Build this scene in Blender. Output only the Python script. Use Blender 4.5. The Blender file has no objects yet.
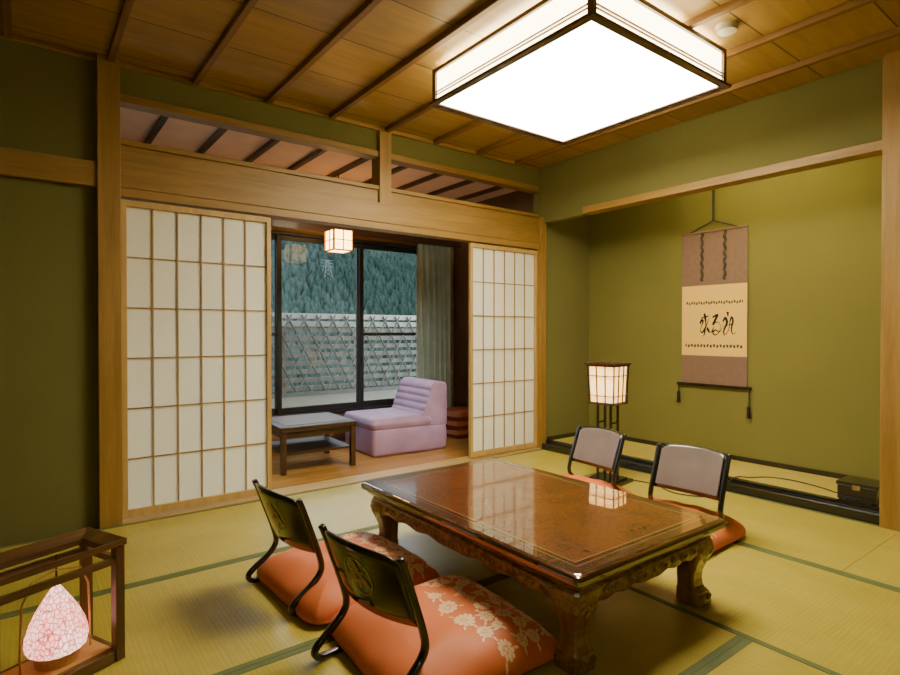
import bpy, bmesh, math, random
import numpy as np
from mathutils import Vector, Matrix
random.seed(7); np.random.seed(7)
SC=bpy.context.scene
COL=SC.collection

# ---------------------------------------------------------------- materials
def new_mat(name):
    m=bpy.data.materials.new(name); m.use_nodes=True
    nt=m.node_tree
    return m,nt,nt.nodes['Principled BSDF']
def N(nt,t,**kw):
    n=nt.nodes.new(t)
    for k,v in kw.items(): setattr(n,k,v)
    return n
def setin(n,**kw):
    for k,v in kw.items():
        n.inputs[k.replace('_',' ')].default_value=v
def c4(c): return (c[0],c[1],c[2],1.0)
def math_n(nt,op,a,b=None,c=None):
    n=N(nt,'ShaderNodeMath',operation=op)
    for i,v in enumerate((a,b,c)):
        if v is None: continue
        if isinstance(v,(int,float)): n.inputs[i].default_value=v
        else: nt.links.new(v,n.inputs[i])
    return n.outputs[0]
def mixc(nt,fac,a,b,mode='MIX'):
    n=N(nt,'ShaderNodeMix',data_type='RGBA',blend_type=mode)
    for s,v in ((0,fac),(6,a),(7,b)):
        if isinstance(v,(int,float)): n.inputs[s].default_value=v
        elif isinstance(v,tuple): n.inputs[s].default_value=c4(v)
        else: nt.links.new(v,n.inputs[s])
    return n.outputs[2]
def coords(nt,scale=(1,1,1),kind='Object'):
    tc=N(nt,'ShaderNodeTexCoord'); mp=N(nt,'ShaderNodeMapping')
    mp.inputs['Scale'].default_value=scale
    nt.links.new(tc.outputs[kind],mp.inputs['Vector'])
    return mp.outputs[0]
def noise(nt,vec,scale,detail=4,dist=0.0,rough=.5):
    n=N(nt,'ShaderNodeTexNoise'); setin(n,Scale=scale,Detail=detail,Distortion=dist,Roughness=rough)
    nt.links.new(vec,n.inputs['Vector']); return n.outputs['Fac']
def ramp(nt,fac,stops):
    r=N(nt,'ShaderNodeValToRGB'); e=r.color_ramp.elements
    while len(e)<len(stops): e.new(.5)
    for i,(p,c) in enumerate(stops): e[i].position=p; e[i].color=c4(c)
    nt.links.new(fac,r.inputs[0]); return r.outputs[0]
def bump(nt,b,h,strength=.3,dist=.01):
    n=N(nt,'ShaderNodeBump'); n.inputs['Strength'].default_value=strength; n.inputs['Distance'].default_value=dist
    nt.links.new(h,n.inputs['Height']); nt.links.new(n.outputs[0],b.inputs['Normal'])
def plain(name,col,rough=.5,metal=0,var=.12,vscale=6,bmp=0,bscale=60,coat=0,emis=None,estr=0,sheen=0):
    m,nt,b=new_mat(name)
    v=coords(nt)
    n=noise(nt,v,vscale,3)
    lo=tuple(x*(1-var) for x in col); hi=tuple(min(1,x*(1+var)) for x in col)
    nt.links.new(ramp(nt,n,[(.3,lo),(.7,hi)]),b.inputs['Base Color'])
    b.inputs['Roughness'].default_value=rough; b.inputs['Metallic'].default_value=metal
    b.inputs['Coat Weight'].default_value=coat
    if sheen: b.inputs['Sheen Weight'].default_value=sheen
    if bmp: bump(nt,b,noise(nt,v,bscale,4),bmp,.004)
    if emis: b.inputs['Emission Color'].default_value=c4(emis); b.inputs['Emission Strength'].default_value=estr
    return m
def wood(name,c1,c2,axis='X',rough=.45,coat=0,scale=1.0,bmp=.12):
    m,nt,b=new_mat(name)
    st={'X':(1.2,14,14),'Y':(14,1.2,14),'Z':(14,14,1.2)}[axis]
    v=coords(nt,tuple(s*scale for s in st))
    a=noise(nt,v,1.6,5,.6); f=noise(nt,v,9,3)
    s=math_n(nt,'ADD',math_n(nt,'MULTIPLY',a,.72),math_n(nt,'MULTIPLY',f,.28))
    nt.links.new(ramp(nt,s,[(.34,c1),(.66,c2)]),b.inputs['Base Color'])
    b.inputs['Roughness'].default_value=rough; b.inputs['Coat Weight'].default_value=coat
    b.inputs['Coat Roughness'].default_value=.08
    bump(nt,b,s,bmp,.003)
    return m
def emissive(name,col,strength,base=(.8,.78,.7),var=.1,scale=30):
    m,nt,b=new_mat(name)
    b.inputs['Base Color'].default_value=c4(base); b.inputs['Roughness'].default_value=.7
    n=noise(nt,coords(nt),scale,3)
    lo=tuple(x*(1-var) for x in col)
    nt.links.new(ramp(nt,n,[(.35,lo),(.65,col)]),b.inputs['Emission Color'])
    b.inputs['Emission Strength'].default_value=strength
    return m

def mk_wall(name,col):
    m,nt,b=new_mat(name)
    v=coords(nt)
    n=noise(nt,v,2.0,3); f=noise(nt,v,140,3)
    s=math_n(nt,'ADD',math_n(nt,'MULTIPLY',n,.5),math_n(nt,'MULTIPLY',f,.5))
    nt.links.new(ramp(nt,s,[(.3,tuple(x*.9 for x in col)),(.7,tuple(x*1.08 for x in col))]),b.inputs['Base Color'])
    b.inputs['Roughness'].default_value=.92; b.inputs['Specular IOR Level'].default_value=.2
    bump(nt,b,f,.2,.002)
    return m
M_WALL=mk_wall('sand_plaster_olive',(.162,.153,.047))
M_ALC=mk_wall('sand_plaster_alcove',(.192,.176,.044))
M_POST=wood('post_wood',(.235,.130,.022),(.355,.205,.043),'Z',.5)
M_BEAM=wood('beam_wood',(.225,.126,.022),(.330,.192,.041),'X',.5)
M_BEAMY=wood('beam_wood_y',(.225,.126,.022),(.330,.192,.041),'Y',.5)
M_BATTEN=wood('batten_wood',(.16,.078,.018),(.25,.128,.031),'Y',.5)
M_SILL=wood('sill_wood',(.40,.25,.08),(.53,.35,.12),'X',.4)
M_BLACK=plain('black_lacquer',(.012,.010,.008),.22,coat=.5)
M_BLACKM=plain('black_frame',(.014,.013,.013),.45)
M_DARKW=wood('dark_wood',(.028,.012,.006),(.07,.028,.012),'X',.35,.3)
M_DARKWZ=wood('dark_wood_z',(.028,.012,.006),(.07,.028,.012),'Z',.35,.3)

def mk_ceiling():
    m,nt,b=new_mat('ceiling_boards')
    tc=N(nt,'ShaderNodeTexCoord'); sp=N(nt,'ShaderNodeSeparateXYZ'); nt.links.new(tc.outputs['Object'],sp.inputs[0])
    y=math_n(nt,'DIVIDE',sp.outputs[1],.44)
    fl=math_n(nt,'FLOOR',y); fr=math_n(nt,'FRACT',y)
    wn=N(nt,'ShaderNodeTexWhiteNoise',noise_dimensions='1D'); nt.links.new(fl,wn.inputs['W'])
    mp=N(nt,'ShaderNodeMapping'); mp.inputs['Scale'].default_value=(1.0,9,9)
    cb=N(nt,'ShaderNodeCombineXYZ'); nt.links.new(math_n(nt,'MULTIPLY',wn.outputs[0],9),cb.inputs[0])
    nt.links.new(tc.outputs['Object'],mp.inputs[0]); nt.links.new(cb.outputs[0],mp.inputs['Location'])
    a=noise(nt,mp.outputs[0],1.3,5,1.2); f=noise(nt,mp.outputs[0],7,3)
    s=math_n(nt,'ADD',math_n(nt,'MULTIPLY',a,.7),math_n(nt,'MULTIPLY',f,.3))
    col=ramp(nt,s,[(.30,(.275,.162,.032)),(.70,(.405,.250,.060))])
    br=math_n(nt,'ADD',math_n(nt,'MULTIPLY',wn.outputs[0],.25),.85)
    cc=N(nt,'ShaderNodeCombineColor')
    for i in range(3): nt.links.new(br,cc.inputs[i])
    col=mixc(nt,1.0,col,cc.outputs[0],'MULTIPLY')
    seam=math_n(nt,'LESS_THAN',fr,.018)
    col=mixc(nt,seam,col,(.07,.035,.01))
    nt.links.new(col,b.inputs['Base Color']); b.inputs['Roughness'].default_value=.4
    bump(nt,b,s,.08,.003)
    return m
M_CEIL=mk_ceiling()
def mk_tatami(name,c1,c2,c3):
    m,nt,b=new_mat(name)
    tc=N(nt,'ShaderNodeTexCoord'); sp=N(nt,'ShaderNodeSeparateXYZ'); nt.links.new(tc.outputs['Object'],sp.inputs[0])
    oi=N(nt,'ShaderNodeObjectInfo')
    w=math_n(nt,'SINE',math_n(nt,'MULTIPLY',sp.outputs[0],2*math.pi/.016))
    w=math_n(nt,'ADD',math_n(nt,'MULTIPLY',w,.5),.5)
    g=noise(nt,coords(nt,(90,1.5,1)),3,3); p=noise(nt,coords(nt,(1,2,1)),2.2,4,0,.6)
    s=math_n(nt,'ADD',math_n(nt,'MULTIPLY',g,.45),math_n(nt,'MULTIPLY',p,.55))
    col=ramp(nt,s,[(.36,c1),(.64,c2)])
    col=mixc(nt,math_n(nt,'MULTIPLY',w,.20),col,c3)
    rd=math_n(nt,'ADD',math_n(nt,'MULTIPLY',oi.outputs['Random'],.16),.90)
    cc=N(nt,'ShaderNodeCombineColor')
    for i in range(3): nt.links.new(rd,cc.inputs[i])
    col=mixc(nt,1.0,col,cc.outputs[0],'MULTIPLY')
    nt.links.new(col,b.inputs['Base Color']); b.inputs['Roughness'].default_value=.34
    bump(nt,b,w,.10,.002)
    return m
M_TAT=mk_tatami('tatami_rush',(.375,.30,.034),(.53,.435,.068),(.26,.205,.022))
M_TATA=mk_tatami('alcove_tatami_rush',(.50,.39,.07),(.62,.50,.11),(.40,.30,.05))
M_TBORD=plain('tatami_border',(.11,.135,.045),.75,bmp=.2,bscale=400)
def mk_floor():
    m,nt,b=new_mat('sunroom_boards')
    tc=N(nt,'ShaderNodeTexCoord'); sp=N(nt,'ShaderNodeSeparateXYZ'); nt.links.new(tc.outputs['Object'],sp.inputs[0])
    y=math_n(nt,'DIVIDE',sp.outputs[1],.09); fl=math_n(nt,'FLOOR',y); fr=math_n(nt,'FRACT',y)
    wn=N(nt,'ShaderNodeTexWhiteNoise',noise_dimensions='1D'); nt.links.new(fl,wn.inputs['W'])
    a=noise(nt,coords(nt,(1,16,1)),2,4,.5)
    col=ramp(nt,math_n(nt,'ADD',math_n(nt,'MULTIPLY',a,.6),math_n(nt,'MULTIPLY',wn.outputs[0],.4)),[(.2,(.36,.17,.035)),(.8,(.50,.27,.07))])
    col=mixc(nt,math_n(nt,'LESS_THAN',fr,.03),col,(.10,.045,.012))
    nt.links.new(col,b.inputs['Base Color']); b.inputs['Roughness'].default_value=.2
    return m
M_SFLOOR=mk_floor()
def mk_paper():
    m,nt,b=new_mat('shoji_paper')
    n=noise(nt,coords(nt),40,5)
    col=ramp(nt,n,[(.3,(.99,.98,.86)),(.7,(.995,.99,.88))])
    d=N(nt,'ShaderNodeBsdfDiffuse'); t=N(nt,'ShaderNodeBsdfTranslucent'); mx=N(nt,'ShaderNodeMixShader')
    nt.links.new(col,d.inputs[0]); nt.links.new(col,t.inputs[0]); mx.inputs[0].default_value=.38
    nt.links.new(d.outputs[0],mx.inputs[1]); nt.links.new(t.outputs[0],mx.inputs[2])
    nt.links.new(mx.outputs[0],nt.nodes['Material Output'].inputs[0])
    return m
M_PAPER=mk_paper()
M_SHOJI=wood('shoji_wood',(.40,.25,.075),(.54,.36,.12),'Z',.5)
M_LATT=wood('shoji_lattice_wood',(.28,.16,.042),(.40,.24,.07),'Z',.5)
def mk_glass():
    m,nt,b=new_mat('window_glass')
    t=N(nt,'ShaderNodeBsdfTransparent'); t.inputs[0].default_value=(.93,.96,.96,1)
    g=N(nt,'ShaderNodeBsdfGlossy'); g.inputs['Roughness'].default_value=.01
    fr=N(nt,'ShaderNodeFresnel'); fr.inputs[0].default_value=1.22
    mx=N(nt,'ShaderNodeMixShader'); nt.links.new(fr.outputs[0],mx.inputs[0])
    nt.links.new(t.outputs[0],mx.inputs[1]); nt.links.new(g.outputs[0],mx.inputs[2])
    nt.links.new(mx.outputs[0],nt.nodes['Material Output'].inputs[0])
    return m
M_GLASS=mk_glass()
def attr_mat(name,attr,rough=.8,bmp=.2,bscale=500,sheen=0,coat=0,dark=.12,spec=.25):
    m,nt,b=new_mat(name)
    a=N(nt,'ShaderNodeAttribute',attribute_name=attr)
    n=noise(nt,coords(nt),12,3)
    col=mixc(nt,math_n(nt,'MULTIPLY',n,dark),a.outputs['Color'],(0.02,0.01,0.01))
    nt.links.new(col,b.inputs['Base Color']); b.inputs['Roughness'].default_value=rough
    b.inputs['Sheen Weight'].default_value=sheen; b.inputs['Coat Weight'].default_value=coat
    b.inputs['Specular IOR Level'].default_value=spec
    if bmp: bump(nt,b,noise(nt,coords(nt),bscale,2),bmp,.001)
    return m
# ---------------------------------------------------------------- mesh builder
class MB:
    def __init__(s): s.bm=bmesh.new()
    def box(s,x0,x1,y0,y1,z0,z1,mi=0,M=None):
        v=[s.bm.verts.new((x,y,z)) for z in (z0,z1) for y in (y0,y1) for x in (x0,x1)]
        if M is not None:
            for q in v: q.co=M@q.co
        for idx in ((0,2,3,1),(4,5,7,6),(0,1,5,4),(2,6,7,3),(0,4,6,2),(1,3,7,5)):
            f=s.bm.faces.new([v[i] for i in idx]); f.material_index=mi
        return s
    def loft(s,rings,mi=0,close=True,caps=True):
        vr=[[s.bm.verts.new(p) for p in r] for r in rings]
        n=len(vr[0])
        for a,b in zip(vr[:-1],vr[1:]):
            rng=range(n) if close else range(n-1)
            for i in rng:
                j=(i+1)%n
                f=s.bm.faces.new((a[i],a[j],b[j],b[i])); f.material_index=mi
        if caps and close:
            f=s.bm.faces.new(list(reversed(vr[0]))); f.material_index=mi
            f=s.bm.faces.new(vr[-1]); f.material_index=mi
        return s
    def tube(s,pts,r,seg=8,mi=0,r2=None):
        pts=[Vector(p) for p in pts]; rings=[]
        up=Vector((0,0,1))
        prev=None
        for i,p in enumerate(pts):
            t=(pts[min(i+1,len(pts)-1)]-pts[max(i-1,0)]).normalized()
            if prev is None:
                a=up if abs(t.z)<.9 else Vector((1,0,0))
                n=t.cross(a).normalized()
            else:
                n=(prev-t*prev.dot(t)).normalized()
            prev=n; b=t.cross(n)
            rr=r if r2 is None else r+(r2-r)*i/(len(pts)-1)
            rings.append([p+(n*math.cos(k*2*math.pi/seg)+b*math.sin(k*2*math.pi/seg))*rr for k in range(seg)])
        return s.loft(rings,mi)
    def sweep(s,pts,side,w,t,mi=0):
        pts=[Vector(p) for p in pts]; side=Vector(side); rings=[]
        for i,p in enumerate(pts):
            tg=(pts[min(i+1,len(pts)-1)]-pts[max(i-1,0)]).normalized()
            n=tg.cross(side).normalized()
            c=[]
            for a,b in ((-1,-.6),(-.6,-1),(.6,-1),(1,-.6),(1,.6),(.6,1),(-.6,1),(-1,.6)):
                c.append(p+side*(a*w/2)+n*(b*t/2))
            rings.append(c)
        return s.loft(rings,mi)
    def lathe(s,prof,c=(0,0,0),seg=24,mi=0):
        return s.loft([[Vector((c[0]+r*math.cos(2*math.pi*k/seg),c[1]+r*math.sin(2*math.pi*k/seg),c[2]+z)) for k in range(seg)] for r,z in prof],mi)
    def obj(s,name,mats,parent=None,loc=(0,0,0),rot=0,bevel=0,smooth=False,**props):
        bmesh.ops.recalc_face_normals(s.bm,faces=s.bm.faces)
        me=bpy.data.meshes.new(name); s.bm.to_mesh(me); s.bm.free()
        return finish(me,name,mats,parent,loc,rot,bevel,smooth,**props)
def finish(me,name,mats,parent=None,loc=(0,0,0),rot=0,bevel=0,smooth=False,**props):
    if not isinstance(mats,(list,tuple)): mats=[mats]
    for m in mats: me.materials.append(m)
    o=bpy.data.objects.new(name,me); COL.objects.link(o)
    o.location=loc; o.rotation_euler=(0,0,rot)
    if parent: o.parent=parent
    if bevel:
        b=o.modifiers.new('bevel','BEVEL'); b.width=bevel; b.segments=2; b.limit_method='ANGLE'; b.angle_limit=math.radians(40)
    if smooth:
        for p in me.polygons: p.use_smooth=True
    for k,v in props.items(): o[k]=v
    return o
def empty(name,loc=(0,0,0),rot=0,**props):
    o=bpy.data.objects.new(name,None); COL.objects.link(o); o.location=loc; o.rotation_euler=(0,0,rot)
    o.empty_display_size=.1
    for k,v in props.items(): o[k]=v
    return o
def copy_thing(root,loc,rot,**props):
    r=root.copy(); COL.objects.link(r); r.location=loc; r.rotation_euler=(0,0,rot)
    for k,v in props.items(): r[k]=v
    def rec(src,dst):
        for ch in list(src.children):
            c=ch.copy(); COL.objects.link(c); c.parent=dst
            rec(ch,c)
    rec(root,r)
    return r
S='structure'
# ---------------------------------------------------------------- camera
cam=bpy.data.cameras.new('camera'); co=bpy.data.objects.new('camera',cam); COL.objects.link(co)
co.location=(0,0,1.07); co.rotation_euler=(math.radians(90-.56),0,math.radians(-37.2))
cam.sensor_width=36; cam.lens=22.44; cam.clip_start=.02; cam.clip_end=500
SC.camera=co
# ---------------------------------------------------------------- room shell
XL,XR,YF,YB,H=-1.52,3.76,-1.71,3.57,2.58
XA=4.5   # alcove back
MB().box(XL-.1,XA+.1,YF-.1,3.72,-.12,-.05).obj('floor',plain('subfloor',(.2,.15,.08),.8),kind=S)
MB().box(XL-.1,3.95,3.72,5.2,-.12,0).obj('floor.001',M_SFLOOR,kind=S)
MB().box(XL,XA+.1,YF,3.70,H,H+.06).obj('ceiling',M_CEIL,kind=S)
w=MB()
w.box(XL-.1,.33,3.63,3.70,-.05,H)
w.box(.33,3.86,3.63,3.70,2.36,H)
w.box(.33,3.76,3.63,3.70,1.90,2.13)
w.box(3.78,XA+.1,3.63,3.70,-.05,2.36); w.box(3.86,XA+.1,3.63,3.70,2.36,H)
w.obj('wall_back',M_WALL,kind=S)
MB().box(XL-.1,XL,YF-.1,5.2,-.05,H).obj('wall_left',M_WALL,kind=S)
MB().box(XL,XA+.1,YF-.1,YF,-.05,H).obj('wall_front',M_WALL,kind=S)
MB().box(XA,XA+.1,.9,3.63,-.05,H).obj('wall_alcove',M_ALC,kind=S)
w=MB(); w.box(3.79,3.87,YF,.92,-.05,H); w.box(3.84,XA+.1,.86,.93,-.05,H); w.box(3.79,3.86,1.02,3.63,2.12,H); w.box(3.79,3.86,3.10,3.575,2.07,2.12)
w.obj('wall_right',M_WALL,kind=S)
def trim(n,b,mat,bev=.003): 
    m=MB()
    for q in b: m.box(*q)
    return m.obj('trim_%d'%n,mat,bevel=bev,kind=S)
trim(1,[(.32,.43,3.575,3.71,-.04,H)],M_POST)
trim(2,[(3.755,3.825,3.575,3.71,-.04,2.12)],M_POST)
trim(3,[(2.08,2.18,3.59,3.71,2.01,H-.03)],M_POST)
trim(4,[(3.73,3.85,.90,1.02,-.04,H)],M_POST)
trim(5,[(XL,.32,3.59,3.63,1.86,1.995),(.43,3.755,3.59,3.63,1.875,2.02)],M_BEAM)
trim(6,[(.43,3.755,3.597,3.70,1.825,1.875)],M_BEAM)
trim(7,[(.43,3.755,3.57,3.73,-.05,.008)],M_SILL)
trim(8,[(.43,2.08,3.605,3.705,2.355,2.40),(2.18,3.755,3.605,3.705,2.355,2.40),(.43,2.08,3.600,3.705,2.115,2.145),(2.18,3.755,3.600,3.705,2.115,2.145)],M_BEAM)
trim(39,[(.43,2.08,3.615,3.70,2.02,2.115),(2.18,3.755,3.615,3.70,2.02,2.115)],M_BEAM)
trim(9,[(XL,3.79,3.605,3.63,H-.03,H)],M_BEAM)
trim(11,[(3.755,3.87,1.02,3.10,2.07,2.125)],M_BEAMY)
trim(12,[(XL,XL+.03,YF,3.59,H-.045,H)],M_BEAMY)
trim(13,[(3.765,3.85,1.02,3.575,-.05,.050),(3.85,3.90,.93,3.63,-.05,.068)],M_BLACK)
MB().box(3.90,XA,.93,3.63,-.05,.055).obj('floor.002',M_TATA,kind=S)
m=MB(); m.box(XA-.02,XA,.93,3.63,.055,.09); m.box(3.90,XA-.02,3.61,3.63,.055,.09); m.obj('baseboard_alcove',M_BLACK,kind=S)
i=14
for k in range(-4,8):
    x=.385+.44*k
    if x<XL or x>3.7: continue
    MB().box(x-.017,x+.017,YF,3.60,H-.034,H-.001).obj('trim_%d'%i,M_BATTEN,bevel=.003,kind=S); i+=1
tl=empty('alcove_fill_tube',(3.93,1.85,2.22),label='unseen slim fluorescent tube added behind the alcove lintel as fill light',category='added tube light')  # unseen tube added behind the lintel to brighten the alcove
m=MB(); m.box(-.055,-.02,-.62,.62,-.02,.05); m.obj('housing',plain('white_housing',(.6,.58,.5),.5),parent=tl)
m=MB(); m.tube([(0,-.58,.0),(0,.58,.0)],.014,10); m.obj('tube',emissive('tube_glow',(1,.84,.42),64,var=.01),parent=tl)
# tatami
TL,TW=1.76,.88
def tatami():
    r=MB().box(-TL/2+.001,TL/2-.001,-TW/2+.001,TW/2-.001,-.05,0).obj('tatami_mat',M_TAT,label='woven rush tatami mat with green cloth borders',category='tatami mat',group='tatami mats on the floor')
    for sgn in (-1,1):
        y0,y1=sorted((sgn*(TW/2-.001),sgn*(TW/2-.026)))
        MB().box(-TL/2+.001,TL/2-.001,y0,y1,-.003,.0015).obj('cloth_border',M_TBORD,parent=r)
    return r
mats=[]
for (a,b) in ((-1.52,.24),(.24,2.0),(2.0,3.76)): mats.append((a,b,2.69,3.57))
mats+=[(-.64,1.12,1.81,2.69),(1.12,2.88,1.81,2.69),(-1.52,-.64,.93,2.69),(2.88,3.76,.93,2.69),(.24,2.0,.93,1.81),(2.0,2.88,.05,1.81),(-.64,.24,.05,1.81),
 (.24,2.0,.05,.93),(2.88,3.76,-.83,.93),(-1.52,-.64,-.83,.93),(-.64,1.12,-.83,.05),(1.12,2.88,-.83,.05)]
for (a,b) in ((-1.52,.24),(.24,2.0),(2.0,3.76)): mats.append((a,b,-1.71,-.83))
t0=tatami()
for k,(x0,x1,y0,y1) in enumerate(mats):
    loc=((x0+x1)/2,(y0+y1)/2,0); rot=0 if x1-x0>1 else math.pi/2
    if k==0: t0.location=loc; t0.rotation_euler=(0,0,rot)
    else: copy_thing(t0,loc,rot)
# ---------------------------------------------------------------- shoji doors
def shoji(n,x0,x1,y=3.635):
    w=x1-x0; h=1.80
    f=MB()
    f.box(0,.028,-.015,.015,0,h); f.box(w-.028,w,-.015,.015,0,h)
    f.box(.028,w-.028,-.015,.015,0,.045); f.box(.028,w-.028,-.015,.015,h-.035,h)
    r=f.obj('door_%d'%n,M_SHOJI,loc=(x0,y,.015),bevel=.002,kind=S,label='sliding shoji screen with wooden lattice and white paper')
    g=MB()
    for k in range(1,6):
        x=.028+(w-.056)*k/6; g.box(x-.0042,x+.0042,-.003,.004,.045,h-.035)
    for k in range(1,6):
        z=.045+(h-.08)*k/6; g.box(.028,w-.028,-.0025,.004,z-.0042,z+.0042)
    g.obj('lattice',M_LATT,parent=r)
    MB().box(.028,w-.028,.005,.006,.045,h-.035).obj('paper',M_PAPER,parent=r)
shoji(1,.435,1.285); shoji(2,2.965,3.755)
# ---------------------------------------------------------------- sunroom shell
YW=5.0
w=MB(); w.box(XL,3.95,YW+.03,YW+.12,0,.30); w.box(XL,3.95,YW+.03,YW+.12,1.97,2.5); w.box(3.6,3.95,YW+.03,YW+.12,.30,1.97); w.box(XL,.1,YW+.03,YW+.12,.30,1.97)
w.obj('wall_sunroom',wood('sunroom_panel',(.20,.11,.045),(.32,.18,.07),'X',.5),kind=S)
MB().box(3.87,3.95,3.70,YW+.12,0,2.5).obj('wall_sunroom_end',plain('brown_wall',(.13,.075,.045),.7),kind=S)
MB().box(XL,3.95,3.70,YW+.12,2.46,2.52).obj('ceiling.001',plain('sunroom_ceiling',(.84,.56,.43),.7,var=.06),kind=S)
for k in range(0,12):
    x=.0+.36*k
    MB().box(x-.016,x+.016,3.72,YW+.03,2.425,2.459).obj('trim_%d'%i,M_DARKW,kind=S); i+=1
def sash(n,x0,x1,y,mid=False):
    z0,z1=.31,1.96
    f=MB(); t=.028
    f.box(x0,x0+.045,y-t/2,y+t/2,z0,z1); f.box(x1-.045,x1,y-t/2,y+t/2,z0,z1)
    f.box(x0+.045,x1-.045,y-t/2,y+t/2,z0,z0+.06); f.box(x0+.045,x1-.045,y-t/2,y+t/2,z1-.045,z1)
    if mid: f.box(x0+.045,x1-.045,y-t/2,y+t/2,1.035,1.065)
    r=f.obj('window_%d'%n,M_BLACKM,bevel=.003,kind=S)
    MB().box(x0+.045,x1-.045,y-.001,y+.001,z0+.06,z1-.045).obj('glass',M_GLASS,parent=r)
sash(1,.12,1.02,5.05); sash(2,.98,1.88,5.08,True); sash(3,1.84,2.73,5.05); sash(4,2.67,3.58,5.08,True)
trim(40,[(.1,3.6,5.0,5.11,.28,.31),(.1,3.6,5.0,5.11,1.96,1.99),(.08,.12,5.0,5.11,.28,1.99),(3.58,3.62,5.0,5.11,.28,1.99)],M_BLACKM)
# ---------------------------------------------------------------- outside
MB().box(XL-2,9,5.12,6.9,-.15,-.05).obj('balcony_floor',plain('balcony_concrete',(.55,.55,.5),.9),label='grey concrete balcony floor outside the windows',category='balcony floor')
fence=empty('balcony_fence',(3.5,6.6,-.05),label='balcony fence of grey beige diamond lattice with pale top rails',category='fence')
M_SLAT=plain('grey_beige_slat',(.17,.150,.115),.7,var=.10,vscale=2); M_RAIL=plain('pale_rail',(.30,.275,.22),.6,var=.06,vscale=2); M_BAMBOO=plain('grey_bamboo',(.075,.068,.056),.6,var=.15,vscale=5)  # slats and posts grey-beige, darker than the rails
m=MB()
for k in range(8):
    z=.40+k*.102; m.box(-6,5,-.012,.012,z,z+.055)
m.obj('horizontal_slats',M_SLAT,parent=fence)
MB().box(-6,5,-.02,.03,0,.35).obj('lower_board',plain('lower_board_paint',(.24,.215,.17),.6,var=.06),parent=fence)
m=MB()
for k in range(12):
    x=-6+k; m.box(x-.03,x+.03,.012,.07,0,1.20)
m.obj('fence_posts',M_SLAT,parent=fence,kind='stuff')
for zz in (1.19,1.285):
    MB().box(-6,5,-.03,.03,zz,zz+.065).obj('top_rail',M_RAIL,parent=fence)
m=MB()
for k in range(62):
    x=-6+k*.19
    for sg in (-1,1):
        a=Vector((x,-.05-.03*(sg>0),.38)); b=Vector((x+sg*.50,-.05-.03*(sg>0),1.33))
        m.tube([a,b],.0115,6)
m.obj('diamond_lattice',M_BAMBOO,parent=fence,kind='stuff')
m=MB(); m.box(-6,5,-.11,-.095,.34,.39); m.obj('lower_rail',M_BAMBOO,parent=fence)
def hz(x,y):
    return -12+(y-16)*.55+2.2*math.sin(x*.09+.5)+1.5*math.sin(y*.13+x*.05)
nx,ny=60,50
vs=[];fs=[]
for j in range(ny):
    for q in range(nx):
        x=-60+q*4.0; y=14+j*3.0; vs.append((x,y,hz(x,y)))
for j in range(ny-1):
    for q in range(nx-1):
        a=j*nx+q; fs.append((a,a+1,a+nx+1,a+nx))
me=bpy.data.meshes.new('hill'); me.from_pydata(vs,[],fs)
M_HILL=plain('forest_floor',(.020,.031,.027),.95,var=.3,vscale=.6)  # haze put into the slope colour as a dull bluish green
finish(me,'hillside',M_HILL,smooth=True,label='steep wooded mountain slope with bluish haze put into its colour',category='hillside')
def mk_foliage():
    m,nt,b=new_mat('haze_tinted_foliage')  # mist put into the foliage colour: greyed, low-contrast greens
    v=coords(nt); n=noise(nt,v,.09,5,.4,.6); n2=noise(nt,v,.9,2)
    s=math_n(nt,'ADD',math_n(nt,'MULTIPLY',n,.75),math_n(nt,'MULTIPLY',n2,.25))
    nt.links.new(ramp(nt,s,[(.38,(.012,.022,.017)),(.5,(.020,.033,.027)),(.62,(.036,.050,.043))]),b.inputs['Base Color'])
    b.inputs['Roughness'].default_value=1; b.inputs['Specular IOR Level'].default_value=0
    return m
vs=[];fs=[]
for t in range(30000):
    y=random.uniform(24,85); x=random.uniform(.05*y,.95*y)
    z=hz(x,y)-.35; h=random.uniform(.7,1.7)*(.5+y/110); r=h*random.uniform(.22,.38)
    b=len(vs); ph=random.random()*6
    for (zz,rr) in ((.05,.9),(.4,.85),(.75,.45)):
        for k in range(5):
            a=ph+k*2*math.pi/5+zz; q=r*rr*random.uniform(.75,1.2); vs.append((x+q*math.cos(a),y+q*math.sin(a),z+zz*h))
    vs.append((x,y,z+h))
    for L in (0,5):
        for k in range(5): fs.append((b+L+k,b+L+(k+1)%5,b+L+5+(k+1)%5,b+L+5+k))
    for k in range(5): fs.append((b+10+k,b+10+(k+1)%5,b+15))
me=bpy.data.meshes.new('forest'); me.from_pydata(vs,[],fs)
finish(me,'forest',mk_foliage(),kind='stuff',smooth=True,label='dense forest on the mountain slope with mist put into its colour',category='trees')
px,py=19.9,43.0; pz=hz(px,py)
m=MB()
PH=1.07+62*46.5/561-pz+.8
for sx in (-1,1):
    for sy in (-1,1): m.tube([(sx*.45,sy*.45,0),(sx*.10,sy*.10,PH)],.028,4)
for k in range(6):
    z0=k*PH/6; z1=z0+PH/6; w0=.45-.35*z0/PH; w1=.45-.35*z1/PH
    m.tube([(-w0,-w0,z0),(w1,-w1,z1)],.018,4); m.tube([(w0,-w0,z0),(-w1,-w1,z1)],.018,4)
for f in (.74,.87,.98): m.tube([(-.55,0,PH*f),(.55,0,PH*f)],.024,4)
m.obj('power_pylon',plain('pylon_steel',(.060,.075,.075),.7),loc=(px,py,pz),label='distant steel lattice power pylon on the forested slope',category='power pylon')

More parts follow.
